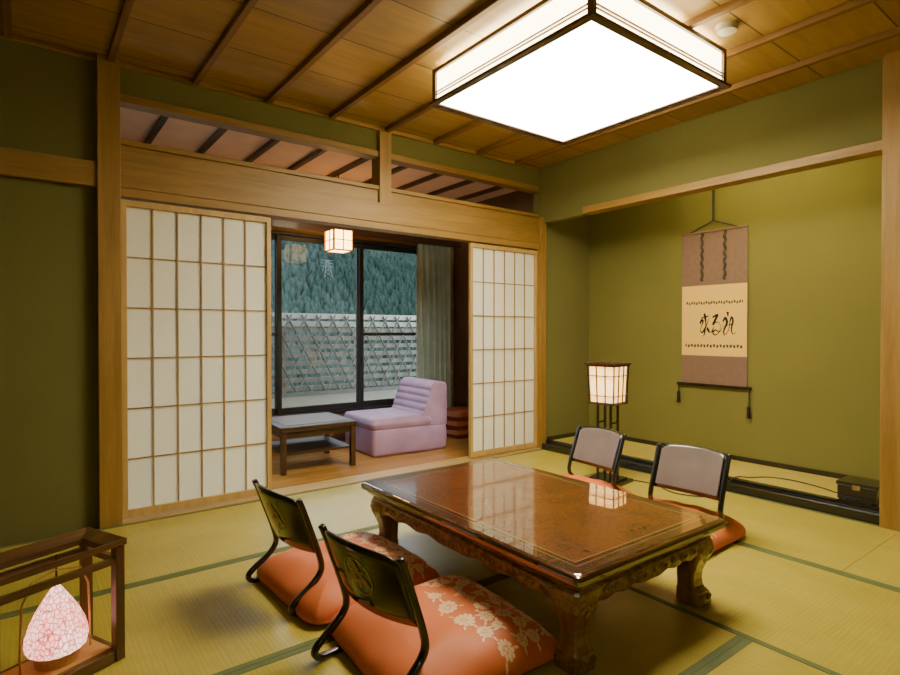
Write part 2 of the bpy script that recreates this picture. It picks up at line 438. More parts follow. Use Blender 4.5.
# ---------------------------------------------------------------- ceiling lamp
LX0,LX1,LY0,LY1,LZ0,LZ1=1.84,2.93,1.47,2.59,2.35,2.545
lamp=empty('ceiling_lamp',((LX0+LX1)/2,(LY0+LY1)/2,H),label='large square ceiling light with dark wood frame and white panels',category='ceiling lamp')
a=(LX1-LX0)/2; b=(LY1-LY0)/2; z0=LZ0-H; z1=LZ1-H
m=MB(); t=.028
for sx in (-1,1):
    for sy in (-1,1):
        x0,x1=sorted((sx*a,sx*(a-t))); y0,y1=sorted((sy*b,sy*(b-t))); m.box(x0,x1,y0,y1,z0,z1)
for z,hh in ((z0,.024),(z1-.022,.022)):
    m.box(-a+t,a-t,-b,-b+t,z,z+hh); m.box(-a+t,a-t,b-t,b,z,z+hh)
    m.box(-a,-a+t,-b+t,b-t,z,z+hh); m.box(a-t,a,-b+t,b-t,z,z+hh)
M_LF=wood('lamp_frame_wood',(.06,.027,.010),(.13,.060,.022),'X',.35,.3)
m.obj('lamp_frame',M_LF,parent=lamp,bevel=.002)
m=MB(); e=.016
def rectp(a,b,z): return [Vector((a,b,z)),Vector((-a,b,z)),Vector((-a,-b,z)),Vector((a,-b,z))]
R=[rectp(a,b,z0-.004),rectp(a+e,b+e,z0-.004),rectp(a+e,b+e,z0+.010),rectp(a,b,z0+.010)]
m.loft(R+[R[0]],caps=False); bmesh.ops.remove_doubles(m.bm,verts=m.bm.verts,dist=1e-5)
m.obj('lower_lip',M_LF,parent=lamp)
m=MB()
for zz in (.046,.062):
    m.box(-a+.006,a-.006,-b+.006,-b+.013,z0+zz,z0+zz+.007); m.box(-a+.006,-a+.013,-b+.013,b-.013,z0+zz,z0+zz+.007)
    m.box(-a+.006,a-.006,b-.013,b-.006,z0+zz,z0+zz+.007); m.box(a-.013,a-.006,-b+.013,b-.013,z0+zz,z0+zz+.007)
m.obj('side_rail',M_BEAM,parent=lamp)
M_LP=emissive('lamp_panel',(1,.89,.64),35,var=.02)
M_LS=emissive('lamp_side_panel',(1,.84,.48),14,var=.04)
MB().box(-a+t,a-t,-b+t,b-t,z0+.008,z0+.012).obj('diffuser_panel',M_LP,parent=lamp)
m=MB()
m.box(-a+.016,a-.016,-b+.015,-b+.018,z0+.024,z1-.02); m.box(-a+.016,a-.016,b-.018,b-.015,z0+.024,z1-.02)
m.box(-a+.015,-a+.018,-b+.018,b-.018,z0+.024,z1-.02); m.box(a-.018,a-.015,-b+.018,b-.018,z0+.024,z1-.02)
m.obj('side_panel',M_LS,parent=lamp)
MB().box(-a+.1,a-.1,-b+.1,b-.1,z1-.005,0).obj('mount_plate',M_DARKW,parent=lamp)
M_WP=plain('white_plastic',(.5,.46,.35),.4)
MB().lathe([(.02,-.035),(.045,-.03),(.05,-.01),(.055,0)],seg=24).obj('smoke_detector',M_WP,loc=(2.77,1.39,H),label='round white smoke detector on the wooden ceiling',category='smoke detector')
el=empty('added_fill_lamp',(-.3,-1.1,H),label='added round fill lamp behind the camera with a wooden rim',category='ceiling lamp')  # unseen lamp added behind the camera to lift the foreground
MB().lathe([(.05,-.085),(.15,-.08),(.19,-.06),(.20,-.03)],seg=32).obj('lamp_shade',emissive('fill_lamp_glow',(1,.87,.60),34,var=.02),parent=el)
MB().lathe([(.20,-.032),(.225,-.032),(.225,0),(.20,0)],seg=32).obj('lamp_rim',M_DARKW,parent=el)

# ---------------------------------------------------------------- low table
TXc,TYc=1.754,1.7725; A,B=.447,.6825
def mk_top():
    m,nt,b=new_mat('table_burl_lacquer')
    tc=N(nt,'ShaderNodeTexCoord'); sp=N(nt,'ShaderNodeSeparateXYZ'); nt.links.new(tc.outputs['Object'],sp.inputs[0])
    ax=math_n(nt,'ABSOLUTE',sp.outputs[0]); ay=math_n(nt,'ABSOLUTE',sp.outputs[1])
    d=math_n(nt,'MAXIMUM',math_n(nt,'SUBTRACT',ax,A-.085),math_n(nt,'SUBTRACT',ay,B-.085))
    v=coords(nt)
    n=noise(nt,v,24,8,2.4,.62); n2=noise(nt,v,80,5,.8); n3=noise(nt,v,4,4,1.5)
    s=math_n(nt,'ADD',math_n(nt,'ADD',math_n(nt,'MULTIPLY',n,.45),math_n(nt,'MULTIPLY',n2,.25)),math_n(nt,'MULTIPLY',n3,.30))
    cen=ramp(nt,s,[(.40,(.055,.0115,.0025)),(.48,(.115,.029,.0055)),(.55,(.195,.060,.010)),(.63,(.095,.023,.0045))])
    w=noise(nt,coords(nt,(3,30,3)),2,4,.5)
    brd=ramp(nt,w,[(.3,(.045,.011,.003)),(.7,(.09,.025,.006))])
    col=mixc(nt,math_n(nt,'GREATER_THAN',d,0),cen,brd)
    ln=math_n(nt,'LESS_THAN',math_n(nt,'ABSOLUTE',d),.003)
    col=mixc(nt,ln,col,(.34,.18,.05))
    ln2=math_n(nt,'LESS_THAN',math_n(nt,'ABSOLUTE',math_n(nt,'SUBTRACT',d,.013)),.003)
    col=mixc(nt,ln2,col,(.015,.005,.003))
    ln3=math_n(nt,'LESS_THAN',math_n(nt,'ABSOLUTE',math_n(nt,'SUBTRACT',d,.023)),.002)
    col=mixc(nt,ln3,col,(.28,.14,.04))
    nt.links.new(col,b.inputs['Base Color']); b.inputs['Roughness'].default_value=.3
    b.inputs['Specular IOR Level'].default_value=.2
    b.inputs['Coat Weight'].default_value=1.0; b.inputs['Coat Roughness'].default_value=.004; b.inputs['Coat IOR'].default_value=2.6
    return m
def mk_carve():
    m,nt,b=new_mat('carved_wood')
    v=coords(nt)
    vo=N(nt,'ShaderNodeTexVoronoi',feature='SMOOTH_F1'); vo.inputs['Scale'].default_value=50; nt.links.new(v,vo.inputs['Vector'])
    n=noise(nt,v,26,3,1.2)
    h=math_n(nt,'ADD',math_n(nt,'MULTIPLY',vo.outputs['Distance'],.6),math_n(nt,'MULTIPLY',n,.5))
    nt.links.new(ramp(nt,h,[(.35,(.33,.175,.042)),(.65,(.13,.060,.013))]),b.inputs['Base Color'])
    b.inputs['Roughness'].default_value=.3; b.inputs['Coat Weight'].default_value=.4
    bump(nt,b,h,.25,-.008)
    return m
M_TOP=mk_top(); M_CARVE=mk_carve()
M_TLEG=wood('table_leg_wood',(.17,.085,.017),(.32,.175,.042),'Z',.25,.6,bmp=.12)
M_TEDGE=wood('table_edge_wood',(.16,.065,.012),(.28,.12,.026),'Y',.25,.6,bmp=.1)
table=empty('low_table',(TXc,TYc,.003),label='low rectangular glossy lacquered burl wood table with carved cabriole legs',category='table')
def rr(ax,by,z,r=.02,seg=5):
    pts=[]
    for (cx,cy,a0) in ((ax-r,by-r,0),(-ax+r,by-r,90),(-ax+r,-by+r,180),(ax-r,-by+r,270)):
        for k in range(seg+1):
            t=math.radians(a0+90*k/seg); pts.append(Vector((cx+r*math.cos(t),cy+r*math.sin(t),z)))
    return pts
m=MB()
prof=[(.012,.298),(.004,.300),(0,.305),(0,.318),(.002,.324),(.005,.329),(.010,.332),(.014,.333),(.018,.335)]
m.loft([rr(A-o,B-o,z) for o,z in prof])
m.obj('table_top',M_TOP,parent=table)
m=MB(); m.loft([rr(A-.045,B-.045,.262),rr(A-.04,B-.04,.27),rr(A-.028,B-.028,.280),rr(A-.02,B-.02,.290),rr(A-.014,B-.014,.2985)])
m.obj('moulding',M_TEDGE,parent=table)
def apron(L,name):
    m=MB(); n=60; th=.022
    def low(u):
        q=abs(u)
        return .203+.005*math.cos(q*math.pi*7)-.035*max(0,(q-.80)/.20)**1.5-.010*math.exp(-(u/.10)**2)
    rings=[]
    for k in range(n+1):
        u=-1+2*k/n; x=u*L; z=low(u)
        bul=.008
        rings.append([Vector((x,-th/2,z)),Vector((x,-th/2-bul,z+.008)),Vector((x,-th/2-bul,.256)),Vector((x,-th/2,.266)),Vector((x,th/2,.266)),Vector((x,th/2,z))])
    m.loft(rings)
    nn=int(L*2/.062)
    for k in range(nn):
        xc=-L+(k+.5)*2*L/nn; sg=1 if k%2 else -1; pts=[]
        for j in range(17):
            t=j*.5; r_=.019*(1-j/19); pts.append(Vector((xc+sg*.004+r_*math.cos(t)*1.4,-th/2-.0095,.234+sg*r_*math.sin(t))))
        m.tube(pts,.0036,6)
    for zz in (.256,):
        m.tube([(-L,-th/2-.008,zz),(L,-th/2-.008,zz)],.0035,6)
    return m
for sg in (-1,1):
    o=apron(A-.09,'apron').obj('apron',M_CARVE,parent=table,smooth=True); o.location=(0,sg*(B-.060),0); o.rotation_euler=(0,0,0 if sg<0 else math.pi)
    o=apron(B-.09,'apron').obj('apron',M_CARVE,parent=table,smooth=True); o.location=(sg*(A-.060),0,0); o.rotation_euler=(0,0,math.pi/2 if sg>0 else -math.pi/2)
def sq(cx,cy,h,z,n=4.0,seg=20):
    p=[]
    for k in range(seg):
        t=2*math.pi*k/seg; c,s_=math.cos(t),math.sin(t)
        e=(abs(c)**n+abs(s_)**n)**(-1/n); p.append(Vector((cx+h*e*c,cy+h*e*s_,z)))
    return p
for sx in (-1,1):
    for sy in (-1,1):
        m=MB()
        L=[(.266,.054,.0),(.25,.057,.004),(.225,.059,.006),(.195,.056,.005),(.165,.047,.0),(.13,.039,-.004),(.10,.037,-.005),(.075,.038,-.003),(.058,.042,.0),(.052,.047,.003),(.045,.048,.004),(.03,.051,.006),(.012,.052,.007),(0,.049,.007)]
        ins=.098
        m.loft([sq(sx*(A-ins+o),sy*(B-ins+o),h,z,8.0,28) for z,h,o in L])
        for zc,rad,off in ((.030,.019,.058),(.215,.026,.063)):
            for dx,dy in ((1,0),(0,1)):
                for mir in (1,-1):
                    c=Vector((sx*(A-ins+off*dx+.006*dy)+dy*mir*.022*sx,sy*(B-ins+off*dy+.006*dx)+dx*mir*.022*sy,zc))
                    pts=[]
                    for k in range(15):
                        t=k*.55; r_=rad*.85*(1-k/18)
                        pts.append(c+Vector((dy*mir*r_*math.cos(t)*sx,dx*mir*r_*math.cos(t)*sy,r_*math.sin(t))))
                    m.tube(pts,.0034,6)
        m.obj('leg',M_TLEG,parent=table,smooth=False,bevel=0)

# ---------------------------------------------------------------- zabuton
def flower(u,v,cx,cy,r,n,ph):
    dx=u-cx; dy=v-cy; d=np.hypot(dx,dy)/r; a=np.arctan2(dy,dx)+ph
    pet=.70+.30*np.sqrt(np.abs(np.cos(n*a/2)))
    m=(d<pet)
    gap=(np.abs(np.cos(n*a/2))<.17)&(d>.30)
    ring=(np.abs(d-.26)<.045)
    vein=(np.abs(np.sin(n*a/2))<.08)&(d>.42)&(d<.78)
    return m&~gap&~ring&~vein
def make_cushion(n=250):
    u=np.linspace(-1,1,n); U,V=np.meshgrid(u,u,indexing='xy')
    sidef=.315
    cr=.10*(np.abs(U)*np.abs(V))**5
    px=sidef*(U*(1-.03*(1-V**2)*np.abs(U)**3-cr)); py=sidef*(V*(1-.03*(1-U**2)*np.abs(V)**3-cr))
    e=np.clip((1-np.abs(U)**3.6)*(1-np.abs(V)**3.6),0,1)**.42
    wr=.003*np.sin(9*U+5*V)*e+.0025*np.sin(14*V-6*U+1)*e
    drop=.026*np.clip((np.maximum(np.abs(U),np.abs(V))-.6)/.4,0,1)**1.3
    dim=.014*np.exp(-(U**2+V**2)/.02)
    zt=.040-drop+.080*e+wr-dim
    zb=.040-drop+(-.010)*np.clip(e,0,1)**.5
    zb=np.minimum(zb,zt)
    N_=n*n
    top=np.stack([px,py,zt],-1).reshape(-1,3); bot=np.stack([px,py,zb],-1).reshape(-1,3)
    idx=np.arange(N_).reshape(n,n)
    a=idx[:-1,:-1].ravel(); b=idx[:-1,1:].ravel(); c=idx[1:,1:].ravel(); d=idx[1:,:-1].ravel()
    ft=np.stack([a,b,c,d],-1); fb=np.stack([a,d,c,b],-1)+N_
    verts=np.concatenate([top,bot]); faces=list(map(tuple,np.concatenate([ft,fb])))
    per=list(idx[0,:])+list(idx[1:,-1])+list(idx[-1,-2::-1])+list(idx[-2:0:-1,0])
    for i_ in range(len(per)):
        p,q=int(per[i_]),int(per[(i_+1)%len(per)])
        faces.append((q,p,p+N_,q+N_))
    me=bpy.data.meshes.new('zabuton'); me.from_pydata(verts.tolist(),[],[tuple(int(z) for z in f) for f in faces])
    base=np.array([.67,.160,.040]); cream=np.array([.84,.61,.33])
    x=px.ravel()/sidef; y=py.ravel()/sidef
    msk=np.zeros(N_,bool)
    rs=np.random.RandomState(11)
    fl=[]
    tries=0
    while len(fl)<44 and tries<6000:
        tries+=1
        cx=rs.uniform(.05,.93); cy=rs.uniform(-.85,.93); r=rs.uniform(.055,.12)
        if cx<.30+.30*abs(cy)**2 and rs.rand()<.88: continue
        if all(math.hypot(cx-f[0],cy-f[1])>(r+f[2])*1.06 for f in fl): fl.append((cx,cy,r,rs.randint(8,12),rs.uniform(0,3)))
    for f in fl: msk|=flower(x,y,*f)
    for (cx,cy,r,n_,ph) in fl:
        for kk in range(3):
            aa=ph*7+cx*9+kk*2.1; lx=cx+math.cos(aa)*r*1.35; ly=cy+math.sin(aa)*r*1.35
            dx=(x-lx)*math.cos(aa)+(y-ly)*math.sin(aa); dy=-(x-lx)*math.sin(aa)+(y-ly)*math.cos(aa)
            msk|=((dx/.032)**2+(dy/.012)**2<1)
    colr=np.where(msk[:,None],cream,base)
    allc=np.concatenate([colr,np.tile(base,(N_,1))]); allc=np.concatenate([allc,np.ones((2*N_,1))],1).astype(np.float32)
    at=me.color_attributes.new('pattern','FLOAT_COLOR','POINT'); at.data.foreach_set('color',allc.ravel())
    me.update()
    return me
M_CUSH=attr_mat('zabuton_fabric','pattern',.55,.2,300,sheen=.05,spec=.35)
cm=make_cushion()
CG='zabuton cushions around the table'
cush=finish(cm,'floor_cushion',M_CUSH,loc=(1.10,2.18,.008),rot=math.radians(2),smooth=True,label='coral orange zabuton cushion with cream blossom print',category='cushion',group=CG)
CUSH=[(1.13,1.545,math.radians(-4)),(2.73,2.33,math.pi),(2.715,1.675,math.pi+.03)]
for x,y,r in CUSH: copy_thing(cush,(x,y,.008),r)

# ---------------------------------------------------------------- zaisu
M_FAB=plain('mauve_fabric',(.18,.14,.13),.9,bmp=.3,bscale=300)
M_GOLD=plain('gold_leaf',(.30,.215,.06),.45,.4,var=.35,vscale=60)
def make_zaisu():
    root=empty('legless_chair',label='black lacquered legless floor chair with bent frame',category='floor chair',group='floor chairs around the table')
    W=.192
    path=[(-.130,.440),(-.112,.40),(-.086,.33),(-.060,.26),(-.040,.20),(-.033,.16),(-.045,.13),(-.08,.10),(-.12,.075),(-.15,.052),(-.158,.034),(-.145,.018),(-.11,.012),(0,.011),(.15,.011),(.36,.011)]
    def sm(p):
        out=[]
        for i_ in range(len(p)-1):
            p0=p[max(i_-1,0)];p1=p[i_];p2=p[i_+1];p3=p[min(i_+2,len(p)-1)]
            for k in range(4):
                t=k/4
                out.append(tuple(.5*((2*b)+(-a+c)*t+(2*a-5*b+4*c-d)*t*t+(-a+3*b-3*c+d)*t**3) for a,b,c,d in zip(p0,p1,p2,p3)))
        out.append(p[-1]); return out
    sp_=sm(path)
    for sg in (-1,1):
        MB().sweep([(x,sg*W,z) for x,z in sp_],(0,1,0),.024,.020).obj('side_frame',M_BLACK,parent=root,smooth=True)
    def X(y,z,off=0):
        t=(z-.20)/(.445-.20); x=-.037+t*(-.092)
        return x-.035*(1-(y/W)**2)+off
    def shell(off,th,z0,z1,hw,mi=0,arch=.012):
        m=MB(); nu,nv=16,6; rings=[]
        for i_ in range(nu+1):
            u=-1+2*i_/nu; y=u*hw
            zt=z1+arch*(1-u*u)-.012*max(0,abs(u)-.85)/.15; zb=z0-.006*(1-u*u)
            r=[]
            for k in range(nv+1): z=zb+(zt-zb)*k/nv; r.append(Vector((X(y,z,off),y,z)))
            for k in range(nv,-1,-1): z=zb+(zt-zb)*k/nv; r.append(Vector((X(y,z,off+th),y,z)))
            rings.append(r)
        m.loft(rings); return m
    shell(-.006,.010,.215,.436,W-.012).obj('back_shell',M_BLACK,parent=root,smooth=True)
    shell(.005,.012,.235,.429,W-.022).obj('backrest_pad',M_FAB,parent=root,bevel=.004)
    m=MB()
    def patch(poly):
        vs_=[m.bm.verts.new((X(y,z,-.0085),y,z)) for y,z in poly]; m.bm.faces.new(vs_)
    cz=.335
    for ang in (90,210,330,30,150,270):
        big=ang in (90,210,330); L=.046 if big else .034; wd=.015 if big else .008
        c,s_=math.cos(math.radians(ang)),math.sin(math.radians(ang)); pl=[]
        for k in range(14):
            t=2*math.pi*k/14; a_=.008+L/2+L/2*math.cos(t); b_=wd*math.sin(t)*(1+.2*math.cos(3*t)); pl.append((a_*c-b_*s_,cz+a_*s_+b_*c))
        patch(pl)
    for k in range(24):
        t0_,t1_=2*math.pi*k/24,2*math.pi*(k+.85)/24
        patch([(.059*math.cos(t0_),cz+.059*math.sin(t0_)),(.064*math.cos(t0_),cz+.064*math.sin(t0_)),(.064*math.cos(t1_),cz+.064*math.sin(t1_)),(.059*math.cos(t1_),cz+.059*math.sin(t1_))])
    m.obj('crest',M_GOLD,parent=root,label='gold leaf round crest')
    m=MB(); m.box(.0,.36,-W+.015,W-.015,.006,.014); m.obj('seat_board',M_BLACK,parent=root)
    return root
z1_=make_zaisu()
z1_.location=(.925,2.22,0); z1_.rotation_euler=(0,0,math.radians(6))
copy_thing(z1_,(.925,1.53,0),math.radians(9))
copy_thing(z1_,(2.83,2.30,0),math.radians(180-6))
copy_thing(z1_,(2.745,1.61,0),math.radians(180+3))

# ---------------------------------------------------------------- andon lamp
al=empty('floor_lamp',(3.31,2.50,.002),rot=math.radians(8),label='dark framed paper floor lamp glowing warm beside the alcove',category='floor lamp')
M_AF=wood('andon_frame_wood',(.03,.013,.006),(.075,.032,.013),'Z',.35,.3)
m=MB(); m.box(-.13,.13,-.13,.13,0,.022); m.box(-.10,.10,-.10,.10,.022,.034); m.obj('base',M_BLACK,parent=al,bevel=.003)
m=MB()
for sx in (-1,1):
    for sy in (-1,1): m.box(sx*.05-.007,sx*.05+.007,sy*.05-.007,sy*.05+.007,.034,.56)
for z in (.18,.42): 
    m.box(-.05,.05,-.056,-.044,z,z+.012); m.box(-.05,.05,.044,.056,z,z+.012)
m.obj('stand',M_BLACK,parent=al)
M_AP=emissive('andon_paper',(1,.52,.13),3.6,var=.12,scale=14)
m=MB(); m.loft([sq(0,0,.090,.575,12,24),sq(0,0,.100,.825,12,24)]); m.obj('lamp_shade',M_AP,parent=al)
m=MB()
for fx in (-1,-.33,.33,1):
    for sy in (-1,1):
        for (za,zb,ra,rb) in ((.56,.835,.094,.104),):
            m.tube([(fx*ra,sy*ra,za),(fx*rb,sy*rb,zb)],.0058,4); m.tube([(sy*ra,fx*ra,za),(sy*rb,fx*rb,zb)],.0058,4)
for z,r in ((.565,.096),(.83,.104),(.62,.096),(.76,.100)):
    w_=.006 if z in (.62,.76) else .012
    for sy in (-1,1):
        y0,y1=sorted((sy*r,sy*(r+.006))); m.box(-r-.006,r+.006,y0,y1,z-w_/2,z+w_/2); m.box(y0,y1,-r,r,z-w_/2,z+w_/2)
m.obj('shade_frame',M_AF,parent=al)
m=MB(); 
for sy in (-1,1):
    y0,y1=sorted((sy*.104,sy*.120)); m.box(-.120,.120,y0,y1,.837,.850); m.box(y0,y1,-.104,.104,.837,.850)
m.obj('lamp_cap',M_AF,parent=al)

# ---------------------------------------------------------------- hanging scroll
YS0,YS1=2.08,2.625; yc=(YS0+YS1)/2; xs=XA-.012
sc=empty('hanging_scroll',(xs,yc,.63),label='mauve brown hanging scroll with golden cream panel of black brush calligraphy',category='hanging scroll')
M_MAUVE=plain('mauve_brown_brocade',(.205,.122,.085),.85,bmp=.12,bscale=250,var=.06,vscale=30)
hw=(YS1-YS0)/2
MB().box(-.002,.002,-hw,hw,.0,1.265).obj('mounting_cloth',M_MAUVE,parent=sc)
zc0,zc1=.245,.825
n1,n2=300,320
yy=np.linspace(-hw+.001,hw-.001,n1); zz=np.linspace(zc0,zc1,n2)
YY,ZZ=np.meshgrid(yy,zz,indexing='xy')
P=(hw-YY)/(2*hw); Q=(zc1-ZZ)/(zc1-zc0)
ink=np.zeros_like(P,bool)
asp=(zc1-zc0)/(2*hw)
def stroke(pts,w0,w1):
    global ink
    pts=[(.29+a*.55,.39+b*.35) for a,b in pts]
    pp=[]
    for i_ in range(len(pts)-1):
        p0=pts[max(i_-1,0)];p1=pts[i_];p2=pts[i_+1];p3=pts[min(i_+2,len(pts)-1)]
        for k in range(20):
            t=k/20; pp.append(tuple(.5*((2*b)+(-a+c)*t+(2*a-5*b+4*c-d)*t*t+(-a+3*b-3*c+d)*t**3) for a,b,c,d in zip(p0,p1,p2,p3)))
    pp.append(pts[-1]); n_=len(pp)
    for k,(a,b) in enumerate(pp):
        t=k/(n_-1); w_=.80*(w0+(w1-w0)*t)*(.95+.5*math.sin(t*11))
        ink|=((P-a)**2+((Q-b)*asp)**2)<w_**2
stroke([(.02,.42),(.06,.30),(.10,.36),(.05,.55),(.02,.72),(.08,.80),(.16,.62),(.22,.40),(.27,.22)],.016,.009)
stroke([(.14,.05),(.17,.30),(.17,.60),(.14,.85),(.10,.98)],.018,.007)
stroke([(.06,.22),(.16,.17),(.28,.12)],.011,.007)
stroke([(.22,.62),(.29,.80),(.36,.74),(.42,.52)],.017,.006)
stroke([(.38,.18),(.50,.10),(.44,.30),(.38,.48),(.48,.38),(.58,.50),(.55,.78),(.44,.90),(.38,.80),(.46,.70),(.56,.78),(.64,.58),(.66,.35)],.017,.006)
stroke([(.66,.35),(.72,.22),(.76,.42),(.68,.72),(.70,.90),(.80,.72),(.84,.40),(.88,.20),(.92,.34),(.88,.66),(.92,.86),(1.0,.80)],.016,.011)
stroke([(.78,.02),(.79,.16)],.018,.008)
stroke([(.70,.56),(.82,.50),(.96,.46)],.010,.006)
u=np.mod(P*26,1)
band=((np.abs(Q-.25-.008*np.sin(P*60))<.018)&(u<.66)&(np.abs(P-.5)<.44))|((np.abs(Q-.86-.006*np.sin(P*70))<.020)&(np.mod(P*20,1)<.68)&(np.abs(P-.5)<.44))
base=np.array([.84,.54,.13]); colr=np.tile(base,(n1*n2,1))
colr[band.ravel()]=np.array([.08,.05,.03]); colr[ink.ravel()]=np.array([.008,.007,.006])
verts=np.stack([np.full(n1*n2,-.004),YY.ravel(),ZZ.ravel()],-1)
idx=np.arange(n1*n2).reshape(n2,n1)
fc=np.stack([idx[:-1,:-1].ravel(),idx[1:,:-1].ravel(),idx[1:,1:].ravel(),idx[:-1,1:].ravel()],-1)
me=bpy.data.meshes.new('calligraphy'); me.from_pydata(verts.tolist(),[],fc.tolist())
at=me.color_attributes.new('pattern','FLOAT_COLOR','POINT'); at.data.foreach_set('color',np.concatenate([colr,np.ones((n1*n2,1))],1).astype(np.float32).ravel())
finish(me,'calligraphy_panel',attr_mat('scroll_paper','pattern',.8,.1,200,dark=.05),parent=sc,label='golden cream paper with black brush calligraphy')
m=MB(); m.tube([(-.008,-hw-.035,0),(-.008,hw+.035,0)],.013,12)
m.obj('bottom_rod',M_BLACK,parent=sc)
m=MB(); m.tube([(-.004,-hw,1.265),(-.004,hw,1.265)],.009,8); m.obj('top_rod',M_MAUVE,parent=sc)
M_STRIP=plain('patterned_ribbon',(.05,.035,.02),.8,var=.9,vscale=70)
for y in (-.095,.095):
    m=MB(); n_=20
    rings=[]
    for k in range(n_+1):
        z=.86+.405*k/n_; xo=y+.006*math.sin(k*1.9); rings.append([Vector((-.008,xo-.012,z)),Vector((-.004,xo-.012,z)),Vector((-.004,xo+.012,z)),Vector((-.008,xo+.012,z))])
    m.loft(rings); m.obj('ribbon_strip',M_STRIP,parent=sc)
m=MB(); m.tube([(-.006,-.20,1.27),(-.010,0,1.35),(-.006,.20,1.27)],.005,6); m.tube([(-.010,0,1.35),(-.008,0,1.62)],.010,6)
m.obj('hanging_cord',plain('cord',(.03,.035,.03),.8),parent=sc)
for y in (-hw-.02,hw+.02):
    L=.22 if y<0 else .15
    m=MB(); m.tube([(-.012,y,-.005),(-.012,y,-L+.08)],.004,5); m.lathe([(.004,-.0),(.014,-.015),(.012,-.04),(.017,-.10)],c=(-.017,y,-L+.09),seg=10)
    m.obj('tassel',M_BLACK,parent=sc)

bx=empty('storage_box',(4.04,1.19,.057),label='small black box on the alcove platform beside the post',category='box')
m=MB(); m.box(-.10,.10,-.10,.10,.006,.085); m.obj('box_body',M_BLACK,parent=bx,bevel=.004)
m=MB(); m.box(-.106,.106,-.106,.106,.087,.11); m.obj('lid',M_BLACK,parent=bx,bevel=.005)
m=MB(); m.box(-.108,-.102,-.02,.02,.07,.10); m.obj('latch',M_GOLD,parent=bx)
for sx in (-1,1):
    for sy in (-1,1): MB().box(sx*.085-.01,sx*.085+.01,sy*.085-.01,sy*.085+.01,0,.006).obj('foot',M_BLACK,parent=bx)
cp=[(3.47,2.46,.006),(3.50,2.25,.006),(3.42,2.05,.006),(3.50,1.88,.006),(3.66,1.86,.006),(3.745,1.88,.03),(3.80,1.88,.060),(3.90,1.87,.075),(4.0,1.84,.0605),(4.12,1.76,.0605),(4.16,1.62,.0605),(4.12,1.45,.0605),(4.06,1.33,.0605)]
sm_=[]
for i_ in range(len(cp)-1):
    p0=cp[max(i_-1,0)];p1=cp[i_];p2=cp[i_+1];p3=cp[min(i_+2,len(cp)-1)]
    for k in range(5):
        t=k/5; q=[.5*((2*b)+(-a+c)*t+(2*a-5*b+4*c-d)*t*t+(-a+3*b-3*c+d)*t**3) for a,b,c,d in zip(p0,p1,p2,p3)]
        q[2]=max(q[2],.0055); sm_.append(tuple(q))
sm_.append(cp[-1])
m=MB(); m.tube(sm_,.0038,6)
m.obj('power_cable',M_BLACKM,smooth=True,label='thin black power cable running across tatami and alcove edge',category='cable')

# ---------------------------------------------------------------- framed lantern
ang=math.atan2(.136,.297); ca,sa=math.cos(ang),math.sin(ang)
W_,D_,H_=.375,.21,.370
cx=.258-ca*W_/2-sa*D_/2*1; cy=2.10-sa*W_/2+ca*D_/2
ln=empty('framed_lantern',(cx,cy,.003),rot=ang,label='dark brown wooden box frame lantern holding a glowing pink paper shade',category='lantern')
M_LW=wood('lantern_wood',(.065,.031,.010),(.15,.075,.024),'X',.35,.3); M_LWz=wood('lantern_wood_z',(.055,.026,.009),(.12,.058,.019),'Z',.35,.3)
M_LI=wood('lantern_inner_wood',(.42,.22,.06),(.60,.34,.11),'X',.4)
p=.029
for sx in (-1,1):
    for sy in (-1,1):
        x0,x1=sorted((sx*W_/2,sx*(W_/2-p))); y0,y1=sorted((sy*D_/2,sy*(D_/2-p)))
        MB().box(x0,x1,y0,y1,0,H_).obj('post',M_LWz,parent=ln,bevel=.002)
for zz in ((0,.034),(H_-.054,H_-.034)):
    for sy in (-1,1):
        y0,y1=sorted((sy*D_/2,sy*(D_/2-p))); MB().box(-W_/2+p,W_/2-p,y0+.004,y1-.004,zz[0],zz[1]).obj('rail',M_LW,parent=ln,bevel=.002)
    for sx in (-1,1):
        x0,x1=sorted((sx*W_/2,sx*(W_/2-p))); MB().box(x0+.004,x1-.004,-D_/2+p,D_/2-p,zz[0],zz[1]).obj('rail',M_LW,parent=ln,bevel=.002)
m=MB()
a_,b_=W_/2,D_/2
R=[rectp(a_-.044,b_-.044,H_-.014),rectp(a_+.005,b_+.005,H_+.004),rectp(a_+.005,b_+.005,H_+.024),rectp(a_-.044,b_-.044,H_+.007)]
m.loft(R+[R[0]],caps=False); bmesh.ops.remove_doubles(m.bm,verts=m.bm.verts,dist=1e-5)
m.obj('top_board',M_LW,parent=ln,bevel=.002)
MB().box(-W_/2+p,W_/2-p,-D_/2+p,D_/2-p,.006,.040).obj('base_board',M_LI,parent=ln)
ox=.035
m=MB(); pts=[(ox-.100,0,.040),(ox-.100,0,.12),(ox-.095,0,.25),(ox-.07,0,.310),(ox,0,.326),(ox+.07,0,.310),(ox+.095,0,.25),(ox+.100,0,.12),(ox+.100,0,.040)]
m.sweep(pts,(0,1,0),.008,.005); m.obj('bent_handle',M_LI,parent=ln)
m=MB(); m.tube([(ox,0,.372),(ox,0,.292)],.003,8); m.obj('shade_hanger',M_DARKW,parent=ln)
MB().lathe([(.058,.040),(.060,.066),(.066,.077)],c=(ox,0,0),seg=24).obj('shade_stand',M_LI,parent=ln)
